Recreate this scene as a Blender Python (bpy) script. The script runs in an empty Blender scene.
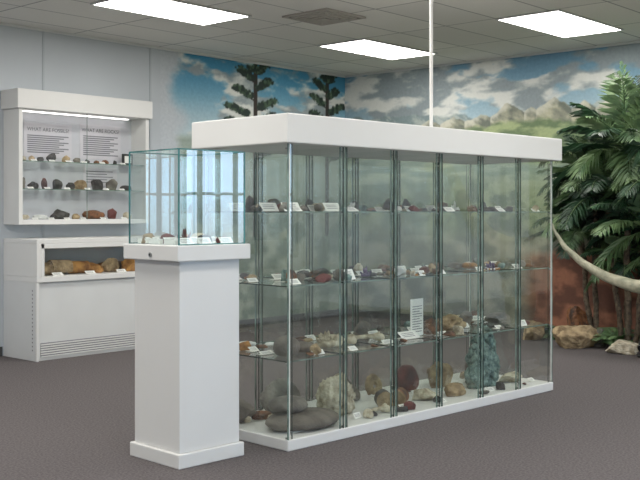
import bpy, math, random
import numpy as np
from mathutils import Vector, noise, Matrix
random.seed(7)
scene = bpy.context.scene
CEIL = 3.47
# ------------------------------------------------------------------ helpers
def lin(c):
    r=[]
    for v in c:
        v=v/255.0
        r.append(v/12.92 if v<=0.04045 else ((v+0.055)/1.055)**2.4)
    return r
def mat(name, rgb, rough=0.6, metal=0.0, var=0.0, vscale=5.0, bump=0.0, bscale=60.0, rgb2=None, detail=4, spec=0.5):
    m=bpy.data.materials.new(name); m.use_nodes=True
    nt=m.node_tree; N=nt.nodes; L=nt.links
    b=N['Principled BSDF']; b.inputs['Roughness'].default_value=rough; b.inputs['Metallic'].default_value=metal
    b.inputs['Specular IOR Level'].default_value=spec
    c=lin(rgb)
    tc=N.new('ShaderNodeTexCoord')
    if rgb2 is None:
        rgb2=[v*(1-var) for v in rgb]
    nz=N.new('ShaderNodeTexNoise'); nz.inputs['Scale'].default_value=vscale; nz.inputs['Detail'].default_value=detail
    L.new(tc.outputs['Object'],nz.inputs['Vector'])
    cr=N.new('ShaderNodeValToRGB')
    cr.color_ramp.elements[0].position=0.35; cr.color_ramp.elements[1].position=0.65
    cr.color_ramp.elements[0].color=(*lin(rgb2),1); cr.color_ramp.elements[1].color=(*c,1)
    L.new(nz.outputs['Fac'],cr.inputs['Fac']); L.new(cr.outputs['Color'],b.inputs['Base Color'])
    if bump>0:
        n2=N.new('ShaderNodeTexNoise'); n2.inputs['Scale'].default_value=bscale; n2.inputs['Detail'].default_value=4
        L.new(tc.outputs['Object'],n2.inputs['Vector'])
        bp=N.new('ShaderNodeBump'); bp.inputs['Strength'].default_value=bump; bp.inputs['Distance'].default_value=0.02
        L.new(n2.outputs['Fac'],bp.inputs['Height']); L.new(bp.outputs['Normal'],b.inputs['Normal'])
    return m
def emis(name, rgb, s):
    m=bpy.data.materials.new(name); m.use_nodes=True
    b=m.node_tree.nodes['Principled BSDF']
    b.inputs['Base Color'].default_value=(.9,.9,.9,1)
    b.inputs['Emission Color'].default_value=(*lin(rgb),1); b.inputs['Emission Strength'].default_value=s
    return m
def glassmat(name, tint, refl=0.10):
    m=bpy.data.materials.new(name); m.use_nodes=True
    nt=m.node_tree; N=nt.nodes; L=nt.links
    for n in list(N): N.remove(n)
    out=N.new('ShaderNodeOutputMaterial'); tr=N.new('ShaderNodeBsdfTransparent'); gl=N.new('ShaderNodeBsdfGlossy')
    tr.inputs['Color'].default_value=(*tint,1); gl.inputs['Roughness'].default_value=0.0
    gl.inputs['Color'].default_value=(1,1,1,1)
    lw=N.new('ShaderNodeLayerWeight'); lw.inputs['Blend'].default_value=0.5
    p=N.new('ShaderNodeMath'); p.operation='POWER'; p.inputs[1].default_value=5
    ma=N.new('ShaderNodeMath'); ma.operation='MULTIPLY_ADD'; ma.inputs[1].default_value=0.8; ma.inputs[2].default_value=refl
    mx=N.new('ShaderNodeMixShader')
    L.new(lw.outputs['Facing'],p.inputs[0]); L.new(p.outputs[0],ma.inputs[0]); L.new(ma.outputs[0],mx.inputs[0])
    L.new(tr.outputs[0],mx.inputs[1]); L.new(gl.outputs[0],mx.inputs[2]); L.new(mx.outputs[0],out.inputs['Surface'])
    return m

class MB:
    def __init__(s): s.v=[]; s.f=[]; s.m=[]; s.sm=[]
    def add(s, vs, fs, mi=0, smooth=False):
        o=len(s.v); s.v+= [tuple(v) for v in vs]
        for f in fs: s.f.append([i+o for i in f]); s.m.append(mi); s.sm.append(smooth)
    def box(s,x0,x1,y0,y1,z0,z1,mi=0):
        s.add([(x0,y0,z0),(x1,y0,z0),(x1,y1,z0),(x0,y1,z0),(x0,y0,z1),(x1,y0,z1),(x1,y1,z1),(x0,y1,z1)],
              [(3,2,1,0),(4,5,6,7),(0,1,5,4),(1,2,6,5),(2,3,7,6),(3,0,4,7)],mi)
    def quad(s,a,b,c,d,mi=0): s.add([a,b,c,d],[(0,1,2,3)],mi)
    def cyl(s,p0,p1,r0,r1,n=12,mi=0,caps=True):
        p0=Vector(p0);p1=Vector(p1);d=(p1-p0).normalized()
        a=d.orthogonal().normalized(); b=d.cross(a)
        vs=[]
        for p,r in((p0,r0),(p1,r1)):
            for i in range(n):
                t=2*math.pi*i/n; vs.append(p+a*(math.cos(t)*r)+b*(math.sin(t)*r))
        fs=[(i,(i+1)%n,n+(i+1)%n,n+i) for i in range(n)]
        s.add(vs,fs,mi,True)
        if caps: s.add(vs,[tuple(range(n))[::-1],tuple(range(n,2*n))],mi)
    def obj(s,name,mats,parent=None,bevel=0,loc=None,rotz=None):
        me=bpy.data.meshes.new(name); me.from_pydata(s.v,[],s.f)
        for m in mats: me.materials.append(m)
        me.polygons.foreach_set('material_index',s.m); me.polygons.foreach_set('use_smooth',s.sm); me.update()
        ob=bpy.data.objects.new(name,me); scene.collection.objects.link(ob)
        if parent: ob.parent=parent
        if bevel>0:
            md=ob.modifiers.new('bevel','BEVEL'); md.width=bevel; md.segments=2; md.limit_method='ANGLE'
        if loc: ob.location=loc
        if rotz is not None: ob.rotation_euler[2]=rotz
        return ob
def empty(name,loc,rotz=0):
    e=bpy.data.objects.new(name,None); e.location=loc; e.rotation_euler[2]=rotz; scene.collection.objects.link(e); return e

_ico={}
def ico(sub):
    if sub not in _ico:
        import bmesh
        bm=bmesh.new(); bmesh.ops.create_icosphere(bm,subdivisions=sub,radius=1)
        _ico[sub]=([v.co.copy() for v in bm.verts],[[v.index for v in f.verts] for f in bm.faces]); bm.free()
    return _ico[sub]
def rockpart(mb,x,y,z,sx,sy,sz,mi=0,seed=0,amp=.25,freq=1.3,sub=3,rot=0.0,fine=0.06,cell=False,smooth=True,facet=False):
    vs,fs=ico(sub); out=[]; off=Vector((seed*7.31,seed*3.7,seed*1.9))
    cr,sr=math.cos(rot),math.sin(rot)
    planes=[]
    if facet:
        rf=random.Random(seed*13+1)
        for q in range(13):
            nn=Vector((rf.gauss(0,1),rf.gauss(0,1),rf.gauss(0,1))).normalized(); planes.append((nn,rf.uniform(.5,.82)))
        smooth=False; amp*=.3; fine*=.6
    for v in vs:
        n=noise.noise(v*freq+off)*amp+noise.noise(v*freq*3.7+off)*fine*1.5+noise.noise(v*freq*8+off)*fine*.6
        if cell: n+= -abs(noise.noise(v*freq*5+off))*0.45
        k=1.0
        for nn,d in planes:
            dt=v.dot(nn)
            if dt>0.01: k=min(k,d/dt)
        k*=1+n
        q=Vector((v.x*k,v.y*k,max(v.z*k,-0.72 if not facet else -.5)))
        out.append(q)
    mz=min(q.z for q in out); Mz=max(q.z for q in out)
    fx=1/max(abs(q.x) for q in out) if facet else 1
    fy=1/max(abs(q.y) for q in out) if facet else 1
    res=[]
    for q in out:
        X=q.x*sx/2*fx; Y=q.y*sy/2*fy; Z=(q.z-mz)/(Mz-mz)*sz
        res.append((x+X*cr-Y*sr,y+X*sr+Y*cr,z+Z))
    mb.add(res,fs,mi,smooth)
def crystal_cluster(mb,x,y,z,r,h,mi,seed,n=14):
    rnd=random.Random(seed)
    rockpart(mb,x,y,z,r*1.5,r*1.5,h*.4,mi,seed,sub=2)
    for i in range(n):
        a=rnd.uniform(0,6.28); t=rnd.uniform(0,.8); 
        d=Vector((math.cos(a)*t,math.sin(a)*t,1)).normalized(); L=h*rnd.uniform(.55,1)*(1-.3*t)
        p0=Vector((x+math.cos(a)*t*r*.5,y+math.sin(a)*t*r*.5,z+h*.05)); w=r*rnd.uniform(.12,.22)
        mb.cyl(p0,p0+d*L*.75,w,w*.9,6,mi,False); mb.cyl(p0+d*L*.75,p0+d*L,w*.9,0.001,6,mi,False)
def ammonite(mb,x,y,z,R,mi,lean=.25):
    K=90; turns=2.6
    rings=[]
    for k in range(K+1):
        t=k/K; a=t*turns*2*math.pi; rr=R*(.12+.62*t); w=R*(.05+.24*t)*(1+.10*math.sin(k*2.1))
        c=Vector((math.cos(a)*rr,0,math.sin(a)*rr)); ra=Vector((math.cos(a),0,math.sin(a)))
        rings.append([c+ra*(math.cos(q)*w)+Vector((0,1,0))*(math.sin(q)*w*.8) for q in [j*math.pi/4 for j in range(8)]])
    vs=[v for r in rings for v in r]; mz=min(v.z for v in vs)
    vs=[(x+v.x,y+v.y+(v.z-mz)*lean,z+(v.z-mz)) for v in vs]
    fs=[(k*8+j,k*8+(j+1)%8,(k+1)*8+(j+1)%8,(k+1)*8+j) for k in range(K) for j in range(8)]
    fs.append(tuple(range(K*8,K*8+8)))
    mb.add(vs,fs,mi,True)
def bone(mb,x,y,z,L,r,mi,rot,curve=.1):
    K=14; pts=[]
    for k in range(K+1):
        t=k/K; u=(t-.5)*L; b=curve*L*(1-(2*t-1)**2)
        rad=r*(.55+.9*abs(2*t-1)**4)
        pts.append((Vector((x+u*math.cos(rot)-b*math.sin(rot),y+u*math.sin(rot)+b*math.cos(rot),z+r*1.3)),rad))
    for k in range(K): mb.cyl(pts[k][0],pts[k+1][0],pts[k][1],pts[k+1][1],10,mi,k in(0,K-1))
    for e in(0,K):
        for s in(-1,1): rockpart(mb,pts[e][0].x-math.sin(rot)*s*r*.7,pts[e][0].y+math.cos(rot)*s*r*.7,z,r*2,r*2,r*2.2,mi,int(L*100)+e,sub=2,amp=.1)

# ------------------------------------------------------------------ materials
white=mat('white_laminate',(214,213,210),.42,var=.015,vscale=2)
white2=mat('white_paint',(206,207,206),.5,var=.02,vscale=3)
wallm=mat('wall_paint_grey',(184,190,196),.75,var=.03,vscale=1.2,bump=.05,bscale=200)
carpet=mat('carpet_grey',(103,97,97),.95,rgb2=(77,72,73),vscale=70,bump=.5,bscale=220,detail=8,spec=.1)
glass=glassmat('case_glass',(.925,.952,.934),.10)
glass_c=glassmat('cover_glass',(.89,.955,.955),.15)
glass_s=glassmat('shelf_glass',(.89,.94,.91),.06)
glass_f=glassmat('cabinet_glass',(.96,.97,.97),.04)
gedge=mat('glass_edge_green',(128,150,140),.2,var=.35,vscale=8)
gedge_d=mat('glass_edge_dark',(44,57,53),.2,var=.3,vscale=8)
gedge_b=mat('glass_edge_teal',(56,122,120),.15,var=.3,vscale=9)
metal=mat('brushed_metal',(150,152,150),.3,metal=.9)
dark=mat('dark_grey_paint',(60,60,62),.6)
black=mat('black_plastic',(22,22,24),.45)
card=mat('label_card',(236,235,228),.7)
ink=mat('printed_ink',(120,118,124),.8)
paper=mat('paper',(206,202,208),.75,var=.02)
inner=mat('cabinet_lining',(196,196,202),.7,var=.02)
R_grey=mat('stone_grey',(124,118,108),.85,rgb2=(80,75,69),vscale=9,bump=.5,bscale=40)
R_dark=mat('stone_dark',(62,58,56),.7,rgb2=(30,28,28),vscale=12,bump=.5,bscale=40)
R_slab=mat('stone_slab',(112,104,95),.9,rgb2=(80,74,67),vscale=7,bump=.4,bscale=60)
R_tan=mat('stone_tan',(182,158,120),.9,rgb2=(108,88,62),vscale=10,bump=.7,bscale=45)
R_cream=mat('stone_cream',(216,206,182),.8,rgb2=(140,126,102),vscale=16,bump=.7,bscale=50)
R_brown=mat('petrified_wood_brown',(134,84,48),.7,rgb2=(54,36,26),vscale=14,bump=.5,bscale=40)
R_red=mat('stone_red_brown',(104,44,38),.6,rgb2=(56,25,23),vscale=9,bump=.4)
R_teal=mat('coral_teal',(134,160,152),.8,rgb2=(56,84,84),vscale=26,bump=.8,bscale=60)
R_ochre=mat('stone_ochre',(192,138,70),.7,rgb2=(120,78,40),vscale=12,bump=.5)
R_white=mat('quartz_white',(226,228,224),.35,rgb2=(180,182,178),vscale=12)
R_purple=mat('amethyst',(104,82,124),.3,rgb2=(50,40,70),vscale=20)
RM=[R_grey,R_dark,R_tan,R_cream,R_brown,R_red,R_teal,R_ochre,R_white,R_purple,card]

LU,LV=-2.25,-1.5     # reference corner of the light grid
def ceiling_mat():
    m=bpy.data.materials.new('ceiling_tiles'); m.use_nodes=True
    nt=m.node_tree;N=nt.nodes;L=nt.links;b=N['Principled BSDF'];b.inputs['Roughness'].default_value=.9
    tc=N.new('ShaderNodeTexCoord'); mp=N.new('ShaderNodeMapping')
    mp.inputs['Location'].default_value=(-LU+.593*40,-LV+.61*40,0)
    L.new(tc.outputs['Object'],mp.inputs['Vector'])
    br=N.new('ShaderNodeTexBrick'); br.offset=0; br.squash=1
    br.inputs['Scale'].default_value=1; br.inputs['Brick Width'].default_value=1.186; br.inputs['Row Height'].default_value=.61
    br.inputs['Mortar Size'].default_value=.011; br.inputs['Mortar Smooth'].default_value=.3
    br.inputs['Color1'].default_value=(*lin((230,228,221)),1); br.inputs['Color2'].default_value=(*lin((220,218,212)),1)
    br.inputs['Mortar'].default_value=(*lin((150,150,148)),1)
    L.new(mp.outputs['Vector'],br.inputs['Vector'])
    nz=N.new('ShaderNodeTexNoise'); nz.inputs['Scale'].default_value=55; nz.inputs['Detail'].default_value=6
    L.new(tc.outputs['Object'],nz.inputs['Vector'])
    mx=N.new('ShaderNodeMixRGB'); mx.blend_type='MULTIPLY'; mx.inputs[0].default_value=.12
    L.new(br.outputs['Color'],mx.inputs[1]); L.new(nz.outputs['Fac'],mx.inputs[2]); L.new(mx.outputs[0],b.inputs['Base Color'])
    bp=N.new('ShaderNodeBump'); bp.inputs['Strength'].default_value=.2; L.new(nz.outputs['Fac'],bp.inputs['Height']); L.new(bp.outputs[0],b.inputs['Normal'])
    return m

# ------------------------------------------------------------------ room shell  (corner of the two mural walls = origin)
XL,YF=-15.0,-12.0
m=MB(); m.box(XL,0,YF,0,-.1,0); m.obj('floor',[carpet])
m=MB(); m.box(XL,0,YF,0,CEIL,CEIL+.1); m.obj('ceiling',[ceiling_mat()])
m=MB(); m.box(XL-.15,.15,0,.15,0,CEIL)
m.obj('wall_back',[wallm])
m=MB(); m.box(0,.15,YF,0,0,CEIL); m.obj('wall_right',[wallm])
m=MB(); m.box(XL-.15,XL,YF,0,0,CEIL); m.obj('wall_left',[wallm])
m=MB(); x=XL; wins=[]
for i in range(6):
    w0=XL+.5+i*2.42; w1=w0+1.95
    m.box(x,w0,YF-.15,YF,.0,CEIL); wins.append((w0,w1)); x=w1
    m.box(w0,w1,YF-.15,YF,0,.8); m.box(w0,w1,YF-.15,YF,2.8,CEIL)
m.box(x,.15,YF-.15,YF,0,CEIL); m.obj('wall_front',[wallm])
for i,(a,b) in enumerate(wins):
    m=MB()
    m.box(a,a+.05,YF-.1,YF+.01,.8,2.8); m.box(b-.05,b,YF-.1,YF+.01,.8,2.8)
    m.box(a,b,YF-.1,YF+.01,.8,.85); m.box(a,b,YF-.1,YF+.01,2.75,2.8)
    for k in range(1,6):
        xx=a+(b-a)*k/6; m.box(xx-.035,xx+.035,YF-.08,YF-.04,.85,2.75)
    m.box(a,b,YF-.08,YF-.04,1.75,1.79)
    m.obj('window_%d'%(i+1),[dark])
m=MB()
for xx in (-5.75,-5.0,-3.55): m.box(xx-.012,xx+.012,-.008,0,0,CEIL)
m.obj('trim_1',[mat('seam_trim',(168,174,180),.7)])
m=MB(); m.box(XL,-5.49,-.012,0,0,.1); m.box(-3.5,0,-.012,0,0,.1); m.obj('baseboard_back',[dark])
m=MB(); m.box(-.012,0,YF,-.013,0,.1); m.obj('baseboard_right',[dark])
m=MB(); m.box(XL,0,-.025,0,CEIL-.025,CEIL); m.box(-.025,0,YF,-.025,CEIL-.025,CEIL); m.obj('trim_2',[white2])

# ------------------------------------------------------------------ murals (painted colour computed procedurally)
def vnoise(x,y,seed):
    rs=np.random.RandomState(seed); G=rs.rand(256,256)
    xi=np.floor(x).astype(int); yi=np.floor(y).astype(int); fx=x-xi; fy=y-yi
    fx=fx*fx*(3-2*fx); fy=fy*fy*(3-2*fy)
    g=lambda a,b:G[a%256,b%256]
    return (g(xi,yi)*(1-fx)+g(xi+1,yi)*fx)*(1-fy)+(g(xi,yi+1)*(1-fx)+g(xi+1,yi+1)*fx)*fy
def fbm(x,y,seed,o=5):
    r=0;a=.5;t=0
    for i in range(o):
        r=r+a*vnoise(x*2**i,y*2**i,seed+i); t+=a; a*=.5
    return r/t
def sst(a,b,x):
    t=np.clip((x-a)/(b-a),0,1); return t*t*(3-2*t)
def mixc(A,B,t): return A*(1-t[...,None])+B*t[...,None]
C=lambda *c: np.array(c,float)
def sky(U,Z,blue,seed,cover,soft=.13):
    wz=Z+.12*(fbm(U*2,Z*3,seed+9)-.5)
    n=fbm(U*1.3,wz*3.6,seed); n2=fbm(U*4+5,wz*9,seed+20)
    base=mixc(np.ones(U.shape+(3,))*blue, np.ones(U.shape+(3,))*C(180,200,206), sst(3.4,2.4,Z))
    cl=sst(cover,cover+soft,n+.3*(n2-.5))
    shade=sst(.38,.62,fbm(U*2.6,wz*7+1.2,seed+40))
    cc=mixc(np.ones(U.shape+(3,))*C(138,150,154),np.ones(U.shape+(3,))*C(218,220,214),shade)
    return mixc(base,cc,cl)
def seg(U,Z,x0,z0,x1,z1,w):
    dx,dz=x1-x0,z1-z0; t=np.clip(((U-x0)*dx+(Z-z0)*dz)/(dx*dx+dz*dz),0,1)
    d=np.hypot(U-x0-t*dx,Z-z0-t*dz); return sst(w,w*.6,d)
def paint_right(V,Z):
    col=sky(V,Z,C(104,146,172),3,.42)
    ones=np.ones(V.shape+(3,))
    Vw=V+.10*(fbm(V*5,V*0+1,15)-.5)
    rf=2.78+.05*np.sin(V*1.7+.5)+.16*(fbm(V*4,V*0+2,19)-.5)
    col=mixc(col,mixc(ones*C(124,142,144),ones*C(168,178,174),sst(.4,.6,fbm(V*8+Z*8,Z*6,21))),sst(rf+.015,rf-.015,Z))
    pk=ones[...,0]*.10; side=ones[...,0]*0
    for c,w,h in ((.45,.5,.14),(1.0,.5,.18),(1.5,.5,.20),(1.9,.42,.25),(2.3,.5,.27),(2.72,.55,.40),(3.05,.4,.30),(3.36,.55,.42),(3.75,.5,.32),(4.15,.5,.40),(4.7,.6,.42),(5.3,.6,.3),(5.9,.6,.4),(6.6,.6,.4)):
        hh=h*np.clip(1-np.abs(Vw-c)/w,0,1)
        side=np.where(hh>pk,np.clip((c-Vw+.22*(fbm(V*10,Z*8,64)-.5))*14,-1,1),side); pk=np.maximum(pk,hh)
    ridge=2.56+pk*.82+.07*(fbm(V*9,V*0+7,90,5)-.5)
    t=sst(ridge+.008,ridge-.008,Z)
    mt=fbm(V*10+Z*14,Z*8-V*3,77,5)
    mc=mixc(ones*C(104,110,100),ones*C(180,178,152),np.clip(.5+.28*side+2.0*(mt-.5),0,1))
    mc=mixc(mc,ones*C(214,212,198),.7*sst(ridge-.12,ridge-.02,Z+.12*(mt-.5))*np.clip(.5+.5*side,0,1))
    col=mixc(col,mc,t)
    h1=2.60+.05*np.sin(V*2.3+1)+.07*(fbm(V*5,V*0,31)-.5)
    g=mixc(ones*C(98,118,84),ones*C(158,172,124),sst(.35,.65,fbm(V*4,Z*12,33)))
    col=mixc(col,g,sst(h1+.04,h1-.03,Z+.05*(fbm(V*16,Z*16,34)-.5)))
    h2=2.2+.1*np.sin(V*1.4)
    g2=mixc(ones*C(122,142,126),ones*C(174,184,160),sst(.3,.7,fbm(V*2,Z*14,35)))
    col=mixc(col,g2,sst(h2+.05,h2-.05,Z))
    h3=1.8+.2*fbm(V*2,V*0+4,37)
    g3=mixc(ones*C(80,96,72),ones*C(136,148,114),sst(.35,.65,fbm(V*5,Z*6,39)))
    col=mixc(col,g3,sst(h3+.2,h3-.2,Z))
    h5=1.1+.3*fbm(V*2,V*0+14,47)
    g5=mixc(ones*C(86,92,80),ones*C(140,140,122),sst(.35,.65,fbm(V*3,Z*5,49)))
    col=mixc(col,g5,sst(h5+.2,h5-.2,Z))
    h4=.9+.3*fbm(V*2,V*0+9,41)
    g4=mixc(ones*C(92,56,42),ones*C(146,94,70),sst(.35,.65,fbm(V*5,Z*7,43)))
    col=mixc(col,g4,sst(h4+.08,h4-.08,Z)*sst(2.8,3.2,V))
    return col
def paint_back(U,Z):
    col=sky(U+9,Z,C(60,132,170),11,.47); ones=np.ones(U.shape+(3,))
    h1=2.35+.15*fbm(U*1.5+4,U*0+5,51)
    col=mixc(col,mixc(ones*C(128,144,132),ones*C(164,175,165),fbm(U*3,Z*8,53)),sst(h1+.06,h1-.06,Z))
    h3=1.5+.25*fbm(U*2,U*0+4,57)
    g3=mixc(ones*C(92,106,92),ones*C(144,152,136),sst(.35,.65,fbm(U*4,Z*5,59)))
    col=mixc(col,g3,sst(h3+.2,h3-.2,Z))
    for i,(cx,w) in enumerate(((-1.82,.42),(-.40,.34))):
        rnd=random.Random(30+i)
        n=fbm(U*22,Z*22,200+i,4)
        br=seg(U,Z,cx,1.2,cx+.01,3.44,.045)
        f=0*U
        for k in range(11):
            z0=3.30-k*.11-rnd.random()*.04; side=-1 if k%2 else 1; ww=w*(.5+.5*min(1,k/5))*rnd.uniform(.75,1.1)
            x1=cx+side*ww; z1=z0+.13
            br=np.maximum(br,seg(U,Z,cx,z0,x1,z1,.012))
            for q in (.35,.6,.82,1.0):
                bx=cx+side*ww*q; bz=z0+.13*q+.03
                d=((U-bx)/.095)**2+((Z-bz)/.05)**2
                f=np.maximum(f,sst(1.5,.7,d+2.4*(n-.45)))
        d=((U-cx)/.16)**2+((Z-3.38)/.06)**2; f=np.maximum(f,sst(1.5,.7,d+2*(n-.45)))
        col=mixc(col,ones*C(44,36,32),br)
        col=mixc(col,mixc(ones*C(26,42,36),ones*C(64,86,64),sst(.4,.65,n)),np.clip(f,0,1))
    e=sst(-3.2,-2.95,U+.5*(fbm(U*2,Z*3,71)-.5))
    col=mixc(ones*C(184,190,196),col,e)
    return col
mm=bpy.data.materials.new('mural_paint'); mm.use_nodes=True
nt=mm.node_tree; at=nt.nodes.new('ShaderNodeVertexColor'); at.layer_name='paint'
nz=nt.nodes.new('ShaderNodeTexNoise'); nz.inputs['Scale'].default_value=25
mx=nt.nodes.new('ShaderNodeMixRGB'); mx.blend_type='OVERLAY'; mx.inputs[0].default_value=.18
tc=nt.nodes.new('ShaderNodeTexCoord'); nt.links.new(tc.outputs['Object'],nz.inputs['Vector'])
nt.links.new(at.outputs['Color'],mx.inputs[1]); nt.links.new(nz.outputs['Fac'],mx.inputs[2])
b=nt.nodes['Principled BSDF']; b.inputs['Roughness'].default_value=.8; nt.links.new(mx.outputs[0],b.inputs['Base Color'])
def mural(name,a0,a1,z0,z1,fn,place):
    nx=int((a1-a0)/.012); nz_=int((z1-z0)/.012)
    A,Z=np.meshgrid(np.linspace(a0,a1,nx),np.linspace(z0,z1,nz_))
    col=np.clip(fn(A,Z)/255,0,1); col=np.where(col<=.04045,col/12.92,((col+.055)/1.055)**2.4)
    vs=place(A.ravel(),Z.ravel())
    idx=np.arange(nx*nz_).reshape(nz_,nx)
    F=np.stack([idx[:-1,:-1],idx[:-1,1:],idx[1:,1:],idx[1:,:-1]],-1).reshape(-1,4)
    me=bpy.data.meshes.new(name); me.from_pydata(vs.tolist(),[],F.tolist())
    ca=me.color_attributes.new('paint','FLOAT_COLOR','POINT')
    rgba=np.ones((nx*nz_,4),np.float32); rgba[:,:3]=col.reshape(-1,3); ca.data.foreach_set('color',rgba.ravel())
    me.materials.append(mm); ob=bpy.data.objects.new(name,me); scene.collection.objects.link(ob); return ob
mural('landscape_mural',.002,8.0,.1,CEIL-.026,paint_right,lambda A,Z:np.stack([A*0-.004,-A,Z],-1))
mural('sky_mural',-3.4,-.006,.1,CEIL-.026,paint_back,lambda A,Z:np.stack([A,A*0-.004,Z],-1))

# ------------------------------------------------------------------ ceiling lights & vent
lum=emis('fluorescent_diffuser',(255,252,246),15.5)
LL,LW=1.42,.72
def clight(x,y):
    e=empty('ceiling_light',(x,y,CEIL))
    m=MB(); m.quad((.02,-LW+.02,-.012),(LL-.02,-LW+.02,-.012),(LL-.02,-.02,-.012),(.02,-.02,-.012)); 
    m.f[-1]=m.f[-1][::-1]; m.obj('diffuser',[lum],e)
    m=MB(); m.box(0,LL,-.02,0,-.016,0);m.box(0,LL,-LW,-LW+.02,-.016,0);m.box(0,.02,-LW+.02,-.02,-.016,0);m.box(LL-.02,LL,-LW+.02,-.02,-.016,0)
    m.box(0,LL,-LW,0,-.004,0)
    m.obj('frame',[white2],e)
for k in range(4):
    for j in range(4):
        clight(LU-[0,3.2,6.4,9.6][k],LV-2.44*j)
e=empty('ceiling_air_vent',(-3.5,-2.72,CEIL))
m=MB()
for i,r in enumerate((.30,.235,.17,.105,.04)):
    t=.03
    z1=-.004*i; z0=z1-.018
    if r>.05:
        m.box(-r,r,-r,-r+t,z0,z1);m.box(-r,r,r-t,r,z0,z1);m.box(-r,-r+t,-r+t,r-t,z0,z1);m.box(r-t,r,-r+t,r-t,z0,z1)
    else: m.box(-r,r,-r,r,z0,z1)
m.obj('louvers',[mat('vent_grey',(170,164,156),.6)],e)
m=MB(); m.box(-.3,.3,-.3,.3,-.003,0); m.obj('duct_opening',[dark],e)

# ------------------------------------------------------------------ survey frame to room frame conversion
S42,C42=math.sin(math.radians(42)),math.cos(math.radians(42))
def W(X,Zd,z=0):
    rx=X-.362; rz=Zd-14.49
    return (S42*rx+C42*rz, -(C42*rx-S42*rz), z)
ROT=math.radians(45-48)

# ------------------------------------------------------------------ big display case
LEN,DEP,ZT,ZB=3.06,.86,1.93,.07
NB=6; bw=LEN/NB; SH=[.556,1.03,1.5]
case=empty('glass_display_case',W(-.2,6.25),ROT)
m=MB(); m.box(0,LEN,0,DEP,0,ZB); m.obj('base',[white],case,.006)
m=MB(); m.box(-.055,LEN+.05,-.055,DEP+.05,ZT,2.114); m.obj('top_canopy',[white],case,.008)
m=MB()
i=.012
m.quad((i,i,ZB),(LEN-i,i,ZB),(LEN-i,i,ZT),(i,i,ZT)); m.quad((i,DEP-i,ZB),(LEN-i,DEP-i,ZB),(LEN-i,DEP-i,ZT),(i,DEP-i,ZT))
m.quad((i,i,ZB),(i,DEP-i,ZB),(i,DEP-i,ZT),(i,i,ZT)); m.quad((LEN-i,i,ZB),(LEN-i,DEP-i,ZB),(LEN-i,DEP-i,ZT),(LEN-i,i,ZT))
for k in range(1,NB): m.quad((k*bw,i,ZB),(k*bw,DEP-i,ZB),(k*bw,DEP-i,ZT),(k*bw,i,ZT))
m.obj('glass_panes',[glass],case)
m=MB()
for z in SH:
    for k in range(NB): m.quad((k*bw+.02,.03,z),((k+1)*bw-.02,.03,z),((k+1)*bw-.02,DEP-.03,z),(k*bw+.02,DEP-.03,z))
m.obj('glass_shelves',[glass_s],case)
m=MB()
for z in SH:
    for k in range(NB):
        x0,x1=k*bw+.02,(k+1)*bw-.02
        m.box(x0,x1,.027,.03,z-.004,z+.004,0); m.box(x0,x1,DEP-.03,DEP-.027,z-.004,z+.004,0)
        m.box(x0,x0+.002,.03,DEP-.03,z-.004,z+.004,1)
for y0 in (.006,DEP-.012):
    for k in range(NB+1):
        if k in(0,NB):
            xx=k*bw+(0.006 if k==0 else -.014); m.box(xx,xx+.008,y0,y0+.008,ZB,ZT,0)
            xx+= .012 if k==0 else -.012; m.box(xx,xx+.004,y0,y0+.004,ZB,ZT,2)
            xx+= .03 if k==0 else -.03; m.box(xx,xx+.006,y0+.01,y0+.014,ZB,ZT,1)
        else:
            for dx,mi,w in((-.036,0,.006),(-.030,1,.005),(-.004,1,.007),(.018,0,.006),(.032,1,.005)):
                m.box(k*bw+dx,k*bw+dx+w,y0,y0+.006,ZB,ZT,mi)
m.obj('glass_edges',[gedge,gedge_d,card],case)
m=MB()
for z in SH+[ZT-.02,ZB+.02]:
    for k in range(NB+1):
        for y0 in(.018,DEP-.03):
            xx=min(max(k*bw,.02),LEN-.02)
            m.box(xx-.014,xx+.014,y0,y0+.012,z-.016,z-.005)
m.obj('shelf_clips',[metal],case)
m=MB(); m.cyl((0,0,0),(0,0,CEIL-2.114-.002),.014,.014,12); m.cyl((0,0,0),(0,0,.02),.035,.035,16)
cx,cy=1.95,.42
def cl(x,y,z=0):
    l=Vector((math.cos(ROT)*x-math.sin(ROT)*y, math.sin(ROT)*x+math.cos(ROT)*y,0))+Vector(W(-.2,6.25)); return (l.x,l.y,z)
m.obj('ceiling_power_pole',[white],None,0,cl(cx,cy,2.115))

# ---- specimens (positions in case coordinates: x along length, y depth)
def spec(name,x,y,z,sx,sy,sz,material,seed,**k):
    mb=MB(); rockpart(mb,0,0,0,sx,sy,sz,0,seed,**k); return mb.obj(name,[material],None,0,cl(x,y,z+.001),ROT)
D=ZB
spec('grinding_stone',.36,.24,D,.60,.42,.11,R_slab,1,amp=.08,fine=.02)
spec('grinding_stone',.28,.30,D+.105,.29,.25,.10,R_grey,2,amp=.10,fine=.03)
spec('rock_specimen',.15,.66,D,.24,.22,.15,R_slab,3,facet=True,sub=4)
spec('fossil_coral_rock',.80,.36,D,.32,.24,.29,R_cream,4,cell=True,sub=4,amp=.2,freq=1.8)
spec('rock_specimen',.58,.70,D,.30,.22,.24,R_grey,5,facet=True,sub=4)
def logslice(x,y,L,r,material,rot):
    mb=MB(); 
    K=28
    ring=lambda xx:[Vector((xx,math.cos(q*2*math.pi/K)*r*(1+.08*noise.noise(Vector((q*.9,r*9,0)))),r+math.sin(q*2*math.pi/K)*r*(1+.08*noise.noise(Vector((q*.9,r*9,0)))))) for q in range(K)]
    a=ring(-L/2); b_=ring(L/2); mb.add(a+b_,[(i,(i+1)%K,K+(i+1)%K,K+i) for i in range(K)],0,True)
    mb.add(a+b_,[tuple(range(K))[::-1],tuple(range(K,2*K))],1)
    mb.obj('petrified_log_slice',[material,R_tan],None,0,cl(x,y,D+.005),ROT+rot)
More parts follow.
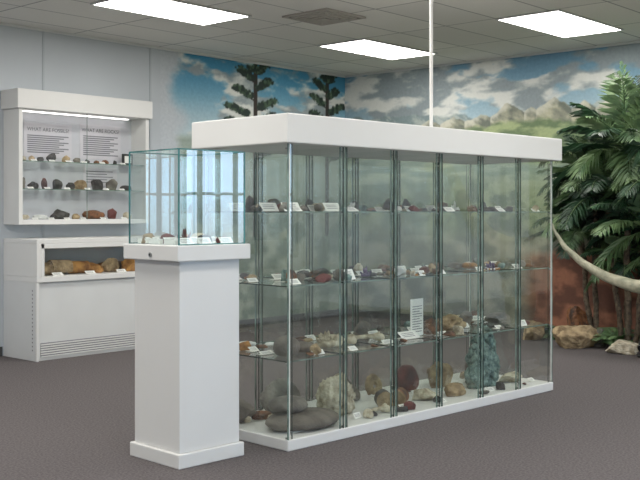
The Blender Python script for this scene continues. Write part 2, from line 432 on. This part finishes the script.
logslice(1.18,.24,.11,.065,R_dark,.9); logslice(1.35,.24,.13,.06,R_brown,.5)
spec('rock_specimen',1.20,.66,D,.30,.2,.17,R_slab,8,facet=True,sub=4)
spec('rock_specimen',1.66,.26,D,.26,.18,.09,R_cream,9,facet=True,sub=4)
spec('rock_specimen',1.86,.60,D,.20,.2,.21,R_red,10,amp=.08)
spec('rock_specimen',2.00,.24,D,.26,.18,.10,R_tan,11,facet=True,sub=4)
spec('rock_specimen',2.22,.56,D,.26,.2,.20,R_tan,12,facet=True,sub=4)
mb=MB(); rockpart(mb,0,0,0,.32,.24,.38,0,13,amp=.3,cell=True,sub=4,freq=2); rockpart(mb,.04,.02,.24,.22,.18,.26,0,14,amp=.3,cell=True,sub=4,freq=2)
rockpart(mb,-.13,-.02,0,.20,.18,.22,0,15,amp=.3,cell=True,sub=4,freq=2)
for q in range(46):
    a=q*2.4; h=.08+.38*(q/46); rr=.13*(1-.5*(q/46)); rockpart(mb,math.cos(a)*rr,math.sin(a)*rr*.8,h-.03,.06,.06,.06,0,q,sub=2)
mb.obj('coral_mineral_specimen',[R_teal],None,0,cl(2.50,.32,D+.001),ROT)
spec('rock_specimen',2.84,.26,D,.28,.18,.08,R_cream,16,facet=True,sub=4)
spec('rock_specimen',2.86,.64,D,.24,.2,.22,R_slab,17,facet=True,sub=4)
mb=MB(); ammonite(mb,0,0,0,.10,0); mb.obj('ammonite_fossil',[R_tan],None,0,cl(1.52,.62,D+.002),ROT)
mb=MB(); bone(mb,0,0,0,.24,.024,0,.2,.12); mb.obj('fossil_bone',[R_cream],None,0,cl(.98,.13,D+.003),ROT)
mb=MB(); bone(mb,0,0,0,.26,.026,0,-.15,.18); mb.obj('fossil_bone',[R_cream],None,0,cl(1.05,.30,SH[0]+.006),ROT)
z=SH[0]+.004
spec('hammer_stone',.21,.24,z,.19,.17,.125,R_slab,18,amp=.06,fine=.02)
spec('hammer_stone',.41,.30,z,.22,.14,.065,R_slab,19,amp=.1,fine=.02)
mb=MB(); crystal_cluster(mb,0,0,0,.10,.12,0,20,16); rockpart(mb,.06,.02,0,.2,.16,.08,0,5,facet=True); mb.obj('quartz_cluster',[R_cream],None,0,cl(.70,.34,z),ROT)
spec('rock_specimen',1.30,.56,z,.17,.13,.12,R_grey,21,facet=True)
spec('rock_specimen',1.80,.30,z,.17,.14,.12,R_brown,22,facet=True)
spec('rock_specimen',2.05,.32,z,.32,.20,.13,R_tan,23,cell=True,freq=2,sub=4)
spec('rock_specimen',2.72,.32,z,.26,.16,.10,R_grey,24,facet=True)
spec('rock_specimen',2.36,.40,z,.20,.16,.13,R_grey,25,facet=True,sub=4)
mb=MB(); rnd=random.Random(5)
for zi,z in enumerate([D]+SH):
    for k in range(NB):
        n=[3,6,9,9][zi]
        for q in range(n):
            x=k*bw+.07+rnd.random()*(bw-.14); y=.1+rnd.random()*(DEP-.2)
            if zi<2 and y<.5: y=.55+.25*rnd.random() if q%2 else .08+rnd.random()*.05
            s=rnd.uniform(.035,.085)*(1.15 if zi==2 else 1)
            rockpart(mb,x,y,z+.004,s*rnd.uniform(.9,2.0),s,s*rnd.uniform(.3,.95),rnd.choice([0,0,1,1,1,2,3,4,4,5,8,6,7]),rnd.randint(0,999),sub=2 if q%2 else 3,facet=q%2==0,rot=rnd.uniform(0,3))
for x,y,z in((1.05,.3,SH[1]),(2.45,.2,SH[1]),(2.1,.3,SH[2]),(.9,.3,SH[2])):
    crystal_cluster(mb,x,y,z+.004,.05,.08,8 if z>1.2 else 9,int(x*10),10)
ammonite(mb,.28,.25,SH[1]+.005,.05,4); ammonite(mb,1.7,.2,SH[1]+.005,.045,2); ammonite(mb,1.28,.25,SH[2]+.005,.045,1)
bone(mb,.75,.3,SH[1]+.005,.2,.015,3,.2); bone(mb,1.35,.25,SH[1]+.005,.18,.014,2,-.3)
for q in range(26):
    a=q/26*6.28; mb.add([ (2.42+.07*math.cos(a)+v.x*.009,.16+.05*math.sin(a)+v.y*.009,SH[1]+.012+v.z*.009) for v in ico(1)[0]],ico(1)[1],rnd.choice([5,7,8]),True)
for x,y,h,w,mi in((.12,.5,.11,.10,1),(.38,.55,.09,.12,0),(.62,.45,.09,.10,1),(1.15,.5,.08,.1,1),(1.4,.4,.10,.12,0),(1.75,.5,.10,.12,1),(2.2,.5,.08,.14,4),(2.75,.5,.09,.12,1)):
    rockpart(mb,x,y,SH[2]+.004,w,.04,h,mi,int(x*77),sub=3,amp=.2,facet=True)
mb.obj('mineral_specimens',RM,None,0,cl(0,0,0),ROT)
mb=MB()
def lcard(x,y,z,w,h,tilt=.5):
    dy=h*math.sin(tilt); dz=h*math.cos(tilt)
    mb.add([(x-w/2,y,z),(x+w/2,y,z),(x+w/2,y+dy,z+dz),(x-w/2,y+dy,z+dz)],[(0,1,2,3)],0)
    mb.add([(x-w/2,y,z),(x+w/2,y,z),(x+w/2,y+dy*1.6,z+.0),(x-w/2,y+dy*1.6,z+.0)],[(0,1,2,3)],0)
    for r in (.3,.5,.7): mb.add([(x-w*.38,y+dy*r-.001,z+dz*r),(x+w*.3,y+dy*r-.001,z+dz*r),(x+w*.3,y+dy*(r+.07)-.001,z+dz*(r+.07)),(x-w*.38,y+dy*(r+.07)-.001,z+dz*(r+.07))],[(0,1,2,3)],1)
for zi,z in enumerate([D+.002,SH[0]+.005,SH[1]+.005,SH[2]+.005]):
    for k in range(NB):
        for q in range([2,3,4,5][zi]):
            x=k*bw+.09+rnd.random()*(bw-.18)
            lcard(x,.06+rnd.random()*.1 if q==0 else .3+.4*rnd.random(),z,rnd.uniform(.06,.12),rnd.uniform(.035,.06),rnd.uniform(.5,1.1))
for x,y in((.16,.12),(.22,.4),(.12,.6),(.62,.2),(.78,.5)): lcard(x,y,SH[2]+.005,.15,.07,.6)
lcard(1.45,.2,SH[0]+.005,.2,.08,.9); lcard(.72,.15,SH[1]+.005,.13,.08,.5); lcard(.22,.12,D+.002,.14,.05,1.0)
mb.obj('label_cards',[card,ink],case)
mb=MB(); mb.box(-.085,.085,-.002,.002,0,.28,0); mb.box(-.06,.06,0,.06,-.002,.002,0)
for r in range(11): mb.box(-.065,.065-.03*(r%3==2),-.0035,-.002,.03+r*.019,.036+r*.019,1)
mb.obj('information_sheet',[card,ink],None,0,cl(1.60,.28,SH[0]+.006),ROT+.1)

# ------------------------------------------------------------------ pedestal
ped=empty('display_pedestal',W(-.82,5.81),ROT)
PW=.50
m=MB(); m.box(0,PW,0,PW,0,.085); m.obj('foot',[white],ped,.006)
m=MB(); m.box(.022,PW-.022,.022,PW-.022,.085,1.212); m.obj('column',[white],ped,.004)
m=MB(); m.box(-.028,PW+.028,-.028,PW+.028,1.212,1.305); m.obj('tray',[white],ped,.006)
g0,g1,gz=.0,PW,1.868
m=MB()
m.quad((g0,g0,1.305),(g1,g0,1.305),(g1,g0,gz),(g0,g0,gz)); m.quad((g0,g1,1.305),(g1,g1,1.305),(g1,g1,gz),(g0,g1,gz))
m.quad((g0,g0,1.305),(g0,g1,1.305),(g0,g1,gz),(g0,g0,gz)); m.quad((g1,g0,1.305),(g1,g1,1.305),(g1,g1,gz),(g1,g0,gz))
m.quad((g0,g0,gz),(g1,g0,gz),(g1,g1,gz),(g0,g1,gz)); m.obj('glass_cover',[glass_c],ped)
m=MB(); t=.008
for a in(g0,g1):
    for b_ in(g0,g1): m.box(a-t/2,a+t/2,b_-t/2,b_+t/2,1.305,gz)
for a in(g0,g1):
    m.box(g0,g1,a-t/2,a+t/2,gz-t/2,gz+t/2); m.box(a-t/2,a+t/2,g0,g1,gz-t/2,gz+t/2)
    m.box(g0,g1,a-t/2,a+t/2,1.305,1.312)
m.obj('glass_edges',[gedge_b],ped)
m=MB(); m.cyl((-.028,.24,1.245),(-.036,.24,1.245),.014,.014,16); m.obj('lock',[metal],ped)
m=MB(); m.cyl((-.036,.24,1.245),(-.038,.24,1.245),.006,.006,12); m.obj('lock_core',[black],ped)
mb=MB()
for x,y,s,mi in((.12,.12,.06,4),(.3,.14,.07,1),(.38,.3,.08,3),(.15,.32,.08,5),(.26,.28,.07,7),(.4,.1,.06,5),(.08,.42,.08,2)): rockpart(mb,x,y,0,s*1.5,s,s*.8,mi,int(x*99),sub=3,facet=True)
crystal_cluster(mb,.2,.2,0,.05,.10,5,3,9)
mb.obj('mineral_specimens',RM,ped,0,(0,0,1.306))
mb=MB()
for x,y in((.1,.05),(.24,.05),(.4,.04),(.12,.22),(.3,.21),(.42,.2),(.09,.36)): lcard(x,y,0,.1,.05,.7)
for x,y in((.04,.15),(.04,.3),(.04,.42)): 
    mb.box(x,x+.03,y-.05,y+.05,0,.03,0)
mb.obj('label_cards',[card,ink],ped,0,(0,0,1.308))

# ------------------------------------------------------------------ wall-mounted cabinet (upper)
cab=empty('mounted_display_cabinet',(-5.474,0,0))
CL=1.67
m=MB(); m.box(0,.045,-.30,-.002,1.37,2.58); m.box(CL-.045,CL,-.30,-.002,1.37,2.58); m.box(.045,CL-.045,-.30,-.002,1.37,1.42)
m.obj('body',[white],cab,.003)
m=MB(); m.box(-.03,CL+.03,-.33,-.002,2.565,2.765); m.obj('cornice',[white],cab,.006)
m=MB(); m.box(.045,CL-.045,-.03,-.005,1.42,2.565); m.obj('back_panel',[inner],cab)
m=MB()
for z in(1.74,2.03): m.box(.047,CL-.047,-.26,-.035,z-.005,z+.003)
m.obj('shelves',[glass_s],cab)
m=MB()
for z in(1.74,2.03): m.box(.047,CL-.047,-.264,-.26,z-.006,z+.004)
m.box(CL/2-.003,CL/2+.003,-.291,-.287,1.42,2.565)
m.obj('shelf_edges',[gedge],cab)
m=MB(); m.quad((.045,-.289,1.42),(CL-.045,-.289,1.42),(CL-.045,-.289,2.565),(.045,-.289,2.565)); m.obj('glass_doors',[glass_f],cab)
m=MB(); m.box(.15,CL-.15,-.12,-.08,2.555,2.563); m.obj('added_fill_strip',[emis('added_fill_strip',(255,250,245),3)],cab)  # unseen glowing strip, added to brighten the cabinet interior
def poster(name,x0,x1,z0,z1,title,nl):
    m=MB(); m.box(x0,x1,-.036,-.031,z0,z1,0)
    for r in range(nl):
        zz=z1-.14-r*(z1-z0-.16)/nl; w=(x1-x0)
        m.box(x0+.04,x1-.04-w*.2*((r*7)%3)/2,-.0375,-.036,zz,zz+.013,1)
    o=m.obj(name,[paper,ink],None,0,(-5.474,0,0))
    cu=bpy.data.curves.new(name+'_title','FONT'); cu.body=title; cu.size=.057; cu.align_x='CENTER'; cu.materials.append(dark)
    t=bpy.data.objects.new('title',cu); scene.collection.objects.link(t); t.parent=o; t.location=((x0+x1)/2,-.038,z1-.085); t.rotation_euler[0]=math.pi/2
poster('fossil_info_poster',.22,.81,2.09,2.45,'WHAT ARE FOSSILS?',9)
poster('fossil_info_poster',.92,1.47,2.09,2.48,'WHAT ARE ROCKS?',10)
m=MB(); m.box(.96,1.42,-.036,-.031,1.79,2.0,0)
for r in range(5): m.box(1.0,1.36-.08*(r%2),-.0375,-.036,1.83+r*.03,1.84+r*.03,1)
m.obj('text_panel',[paper,ink],None,0,(-5.474,0,0))
mb=MB(); rnd=random.Random(12)
def row(z,items):
    for i,(x,s,h,mi) in enumerate(items): rockpart(mb,x,-.15,z+.003,s,s*.7,h,mi,rnd.randint(0,99),sub=3,amp=.3,facet=i%3!=1)
row(2.03,[(.14,.07,.05,3),(.24,.07,.06,2),(.34,.09,.05,1),(.48,.12,.10,1),(.66,.09,.08,2),(.80,.1,.06,0),(.93,.08,.05,1),(1.06,.07,.04,4),(1.18,.10,.05,4),(1.3,.06,.05,1)])
row(1.74,[(.13,.08,.12,0),(.26,.12,.08,1),(.40,.09,.12,5),(.55,.14,.11,1),(.72,.10,.08,1),(.86,.16,.11,2),(1.06,.16,.12,1),(1.26,.14,.13,0),(1.46,.16,.06,1)])
row(1.42,[(.15,.12,.05,3),(.34,.18,.05,8),(.58,.26,.11,1),(.80,.12,.06,2),(1.02,.24,.10,4),(1.26,.13,.12,5),(1.47,.12,.08,3)])
mb.obj('fossil_specimens',RM,None,0,(-5.474,0,0))
m=MB(); m.box(-.07,.07,-.01,.01,0,.13,0); m.box(-.045,.045,-.013,-.01,.025,.105,1); m.obj('framed_photo',[black,card],None,0,(-5.474+1.5,-.12,2.034))
mb=MB()
for x in(.2,.4,.62,.85,1.1,1.35):
    for z in (1.422,1.744,2.034): lcard(x+.03*math.sin(z*9+x*5),-.25,z,.07,.03,.9)
mb.obj('label_cards',[card,ink],cab)
# ------------------------------------------------------------------ lower display bench
bn=empty('display_bench',(-5.474,-.002,0)); BL=1.9
m=MB(); m.box(0,BL,-.63,0,1.18,1.225); m.box(0,BL,-.63,0,.79,.845); m.box(0,.05,-.63,0,.845,1.18); m.box(BL-.05,BL,-.63,0,.845,1.18)
m.box(.05,BL-.05,-.02,0,.845,1.18)
m.box(.05,.09,-.63,-.60,.845,1.18); m.box(.05,BL-.05,-.63,-.60,1.13,1.18)
m.obj('case_box',[white],bn,.004)
m=MB(); m.box(.0,BL,-.60,0,0.0,.79); m.obj('cabinet_body',[white2],bn,.003)
m=MB()
for r in range(6): m.box(.06,BL-.06,-.612,-.60,.035+r*.024,.048+r*.024,0)
for r in range(6): m.box(.06,BL-.06,-.606,-.60,.048+r*.024,.059+r*.024,1)
m.obj('louver_grille',[white,ink],bn)
m=MB()
for r in range(16): m.box(-.003,.0,-.56,-.545,.10+r*.04,.115+r*.04)
m.obj('shelf_pin_holes',[ink],bn)
m=MB(); m.box(.0,.03,-.625,-.60,0,.79); m.box(BL-.03,BL,-.625,-.60,0,.79); m.obj('stiles',[white],bn,.002)
m=MB(); m.quad((.09,-.615,.845),(BL-.05,-.615,.845),(BL-.05,-.615,1.13),(.09,-.615,1.13)); m.obj('glass_front',[glass_f],bn)
mb=MB(); rnd=random.Random(3)
xx=.22
while xx<1.75:
    s=rnd.uniform(.16,.30); rr=rnd.uniform(.055,.08); a=rnd.uniform(-.3,.3); mi=rnd.choice([4,7,4,4,2])
    yy=-.42
    if rnd.random()<.6:
        n0=len(mb.v); mb.cyl((xx-s/2*math.cos(a),yy-s/2*math.sin(a),rr),(xx+s/2*math.cos(a),yy+s/2*math.sin(a),rr),rr,rr*.9,14,mi)
        for q in range(n0,len(mb.v)):
            v=Vector(mb.v[q]); d=1+.15*noise.noise(v*20); mb.v[q]=(v.x,yy+(v.y-yy)*d,rr+(v.z-rr)*d)
    else: rockpart(mb,xx,yy,0,s,.18,rr*2,mi,rnd.randint(0,99),facet=True,sub=4)
    rockpart(mb,xx+.05,-.2,0,.18,.14,.1,rnd.choice([0,2,4]),rnd.randint(0,99)); xx+=s*.8+.03
mb.obj('petrified_wood_pieces',RM,None,0,(-5.474,0,.847))
mb=MB()
for x in(.3,.7,1.1,1.5): lcard(x,-.56,0,.12,.05,.9)
mb.obj('label_cards',[card,ink],bn,0,(0,0,.847))

# ------------------------------------------------------------------ palms
leafA=mat('palm_leaf_dark',(46,78,50),.45,rgb2=(24,45,30),vscale=6)
leafB=mat('palm_leaf_light',(108,134,88),.45,rgb2=(62,92,56),vscale=6)
bark=mat('palm_bark',(104,90,72),.9,rgb2=(62,52,42),vscale=25,bump=.6)
def palm(name,x0,y0,stems,seed):
    rnd=random.Random(seed); mb=MB()
    for (dx,dy,h,r,nf,fl,tilt) in stems:
        base=Vector((x0+dx*.3,y0+dy*.3,0)); top=Vector((x0+dx,y0+dy,h))
        prev=base
        for k in range(1,9):
            p=base.lerp(top,k/8)+Vector((.02*math.sin(k*2),.02*math.cos(k*1.7),0)); mb.cyl(prev,p,r*1.1,r*.9,10,2,False)
            prev=p
        for i in range(nf):
            az=i*2.399+rnd.uniform(-.25,.25); f=i/nf
            el=1.45-1.6*f+rnd.uniform(-.15,.15)+tilt; L=fl*rnd.uniform(.75,1.12)
            d=Vector((math.cos(az)*math.cos(el),math.sin(az)*math.cos(el),math.sin(el)))
            pts=[];n=28; p=prev.copy(); dd=d.copy(); dr=rnd.uniform(.7,1.2)
            for k in range(n+1):
                pts.append(p.copy()); p=p+dd*(L/n); dd=(dd+Vector((0,0,(-.035-.045*k/n)*dr))).normalized()
            mi=0 if rnd.random()<.62 else 1
            for k in range(n):
                mb.cyl(pts[k],pts[k+1],.008*(1-k/n)+.002,.008*(1-(k+1)/n)+.002,4,1,False)
                if k<3: continue
                t=(pts[k+1]-pts[k]).normalized(); side=t.cross(Vector((0,0,1)))
                if side.length<.05: side=Vector((1,0,0))
                side.normalize(); up=side.cross(t)
                ll=.34*math.sin(math.pi*min(1,(k/n)*.85+.15))**.7*fl
                for sgn in(-1,1):
                    ld=(side*sgn*.8+t*.8+up*.1+Vector((rnd.uniform(-.18,.18),rnd.uniform(-.18,.18),rnd.uniform(-.3,.0)))).normalized()
                    wv=t.cross(ld).cross(ld).normalized()*.014
                    o=pts[k]; m1=o+ld*ll*.45; e_=o+ld*ll+Vector((0,0,-.25*ll))
                    mb.add([o,m1+wv,e_,m1-wv],[(0,1,2),(0,2,3)],mi)
    mb.v=[(min(v[0],-.03-.05*random.random()) ,v[1],min(max(v[2],.02),CEIL-.1)) for v in mb.v]
    return mb.obj(name,[leafA,leafB,bark])
palm('artificial_palm_tree',-.66,-4.62,[(0,0,2.15,.035,28,1.0,.1),(.15,.3,1.65,.03,24,.85,0),(-.0,-.25,1.3,.03,24,.85,0),(.2,.1,.9,.03,16,.6,.1),(-.05,-.5,1.8,.03,24,.85,.1),(.2,-.6,1.0,.03,18,.7,.1)],4)
palm('artificial_palm_tree',-.42,-4.12,[(0,0,1.85,.03,20,.74,.1),(.05,.2,1.25,.03,18,.64,.1)],9)

# ------------------------------------------------------------------ sauropod statue (tail seen behind the case)
dm=mat('dinosaur_skin',(178,172,146),.65,rgb2=(128,128,106),vscale=9,bump=.5,bscale=30)
PX=-1.38
path=[(4.08,1.42,.010),(4.13,1.30,.017),(4.25,1.13,.028),(4.45,.97,.042),(4.72,.83,.056),(5.07,.74,.074),(5.4,.76,.11),(5.8,.86,.19),(6.2,.93,.29),(6.6,.95,.33),(7.0,.95,.29),(7.35,1.03,.2),(7.65,1.25,.12),(7.9,1.55,.09),(8.05,1.85,.075),(8.18,2.05,.07),(8.38,2.08,.075),(8.56,2.02,.04)]
me=bpy.data.meshes.new('sauropod_statue')
vs=[(PX,-t,z) for t,z,r in path]; rad=[r for *_,r in path]; es=[(i,i+1) for i in range(len(path)-1)]
def leg(root,dx,t,fr):
    i0=len(vs); x=PX+dx
    for (xx,tt,zz,r) in((PX+dx*.6,t,.72,.13),(x,t,.45,.11),(x,t+.03*fr,.2,.075),(x,t,.04,.085)):
        vs.append((xx,-tt,zz)); rad.append(r)
    es.append((root,i0)); es.extend([(i0,i0+1),(i0+1,i0+2),(i0+2,i0+3)])
leg(8,-.22,6.15,1);leg(8,.22,6.25,-1);leg(10,-.2,7.05,-1);leg(10,.2,7.15,1)
me.from_pydata(vs,es,[]); ob=bpy.data.objects.new('sauropod_statue',me); scene.collection.objects.link(ob); me.materials.append(dm)
sk=ob.modifiers.new('skin','SKIN'); 
for i,r in enumerate(rad): me.skin_vertices[0].data[i].radius=(r,r)
me.skin_vertices[0].data[8].use_root=True
sk.use_smooth_shade=True
sb=ob.modifiers.new('sub','SUBSURF'); sb.levels=2; sb.render_levels=2

# ------------------------------------------------------------------ floor rocks etc
def frock(X,Zd,sx,sy,sz,mt,seed,rot=0,facet=True):
    mb=MB(); rockpart(mb,0,0,0,sx,sy,sz,0,seed,amp=.3,sub=5,rot=rot,facet=facet,fine=.08); mb.obj('floor_boulder',[mt],None,0,W(X,Zd,.001))
frock(2.84,11.05,.54,.38,.25,R_tan,31,-.8)
frock(3.20,10.60,.42,.28,.15,R_cream,32,-.8)
frock(3.12,11.2,.3,.22,.2,R_grey,33)
frock(2.5,11.75,.35,.3,.22,R_tan,34)
frock(3.6,10.75,.3,.25,.18,R_grey,35)
frock(3.0,11.55,.5,.3,.42,R_brown,36)
e=empty('floor_spotlight',W(3.34,10.30))
m=MB(); m.cyl((0,0,0),(0,0,.02),.07,.07,20); m.cyl((0,0,.02),(0,0,.09),.012,.012,10); m.cyl((-.05,0,.09),(.09,0,.2),.05,.07,20); m.obj('housing',[black],e)
def fern(name,x,y,seed,n=16,L=.45):
    rnd=random.Random(seed); mb=MB()
    for i in range(n):
        az=i*2.399; el=rnd.uniform(.5,1.2); p=Vector((x,y,.03)); d=Vector((math.cos(az)*math.cos(el),math.sin(az)*math.cos(el),math.sin(el))); K=12
        for k in range(K):
            q=p+d*(L/K); mb.cyl(p,q,.004,.004,3,0,False)
            t=d.copy(); s=t.cross(Vector((0,0,1))).normalized(); ll=.13*math.sin(math.pi*(k+1)/(K+1))+.02
            for sg in(-1,1):
                e1=p+s*sg*ll+t*ll*.3; mb.add([p,(p+e1)/2+t*.02,e1,(p+e1)/2-t*.015],[(0,1,2,3)],0)
            p=q; d=(d+Vector((0,0,-.16))).normalized()
    mb.v=[(min(v[0],-.02),v[1],max(v[2],.005)) for v in mb.v]
    mb.obj(name,[leafB])
fern('fern_plant',-.22,-3.6,1,14,.3); fern('fern_plant',-.3,-4.95,3,18,.5); fern('fern_plant',-.62,-4.45,5,14,.35)

# ------------------------------------------------------------------ world, camera
w=bpy.data.worlds.new('outdoor_sky'); scene.world=w; w.use_nodes=True
N=w.node_tree.nodes;L=w.node_tree.links; bg=N['Background']; bg.inputs['Strength'].default_value=5.0
tc=N.new('ShaderNodeTexCoord'); sp=N.new('ShaderNodeSeparateXYZ'); cr=N.new('ShaderNodeValToRGB'); mr=N.new('ShaderNodeMapRange')
mr.inputs['From Min'].default_value=-.3; mr.inputs['From Max'].default_value=.5
L.new(tc.outputs['Generated'],sp.inputs[0]); L.new(sp.outputs['Z'],mr.inputs['Value']); L.new(mr.outputs[0],cr.inputs[0])
cr.color_ramp.elements[0].color=(.36,.37,.30,1); cr.color_ramp.elements[0].position=.3
cr.color_ramp.elements[1].color=(.52,.74,1,1); cr.color_ramp.elements[1].position=.40
L.new(cr.outputs[0],bg.inputs[0])
cd=bpy.data.cameras.new('camera'); cam=bpy.data.objects.new('camera',cd); scene.collection.objects.link(cam)
cd.sensor_width=36; cd.lens=36*1000/640; cd.shift_y=-28/640
cam.location=W(0,0,1.5); cam.rotation_euler=(math.pi/2,0,math.radians(-48)); scene.camera=cam
cd.clip_end=100
scene.view_settings.view_transform='Standard'; scene.view_settings.look='None'; scene.view_settings.gamma=1.12
try: scene.cycles.transparent_max_bounces=32
except Exception: pass
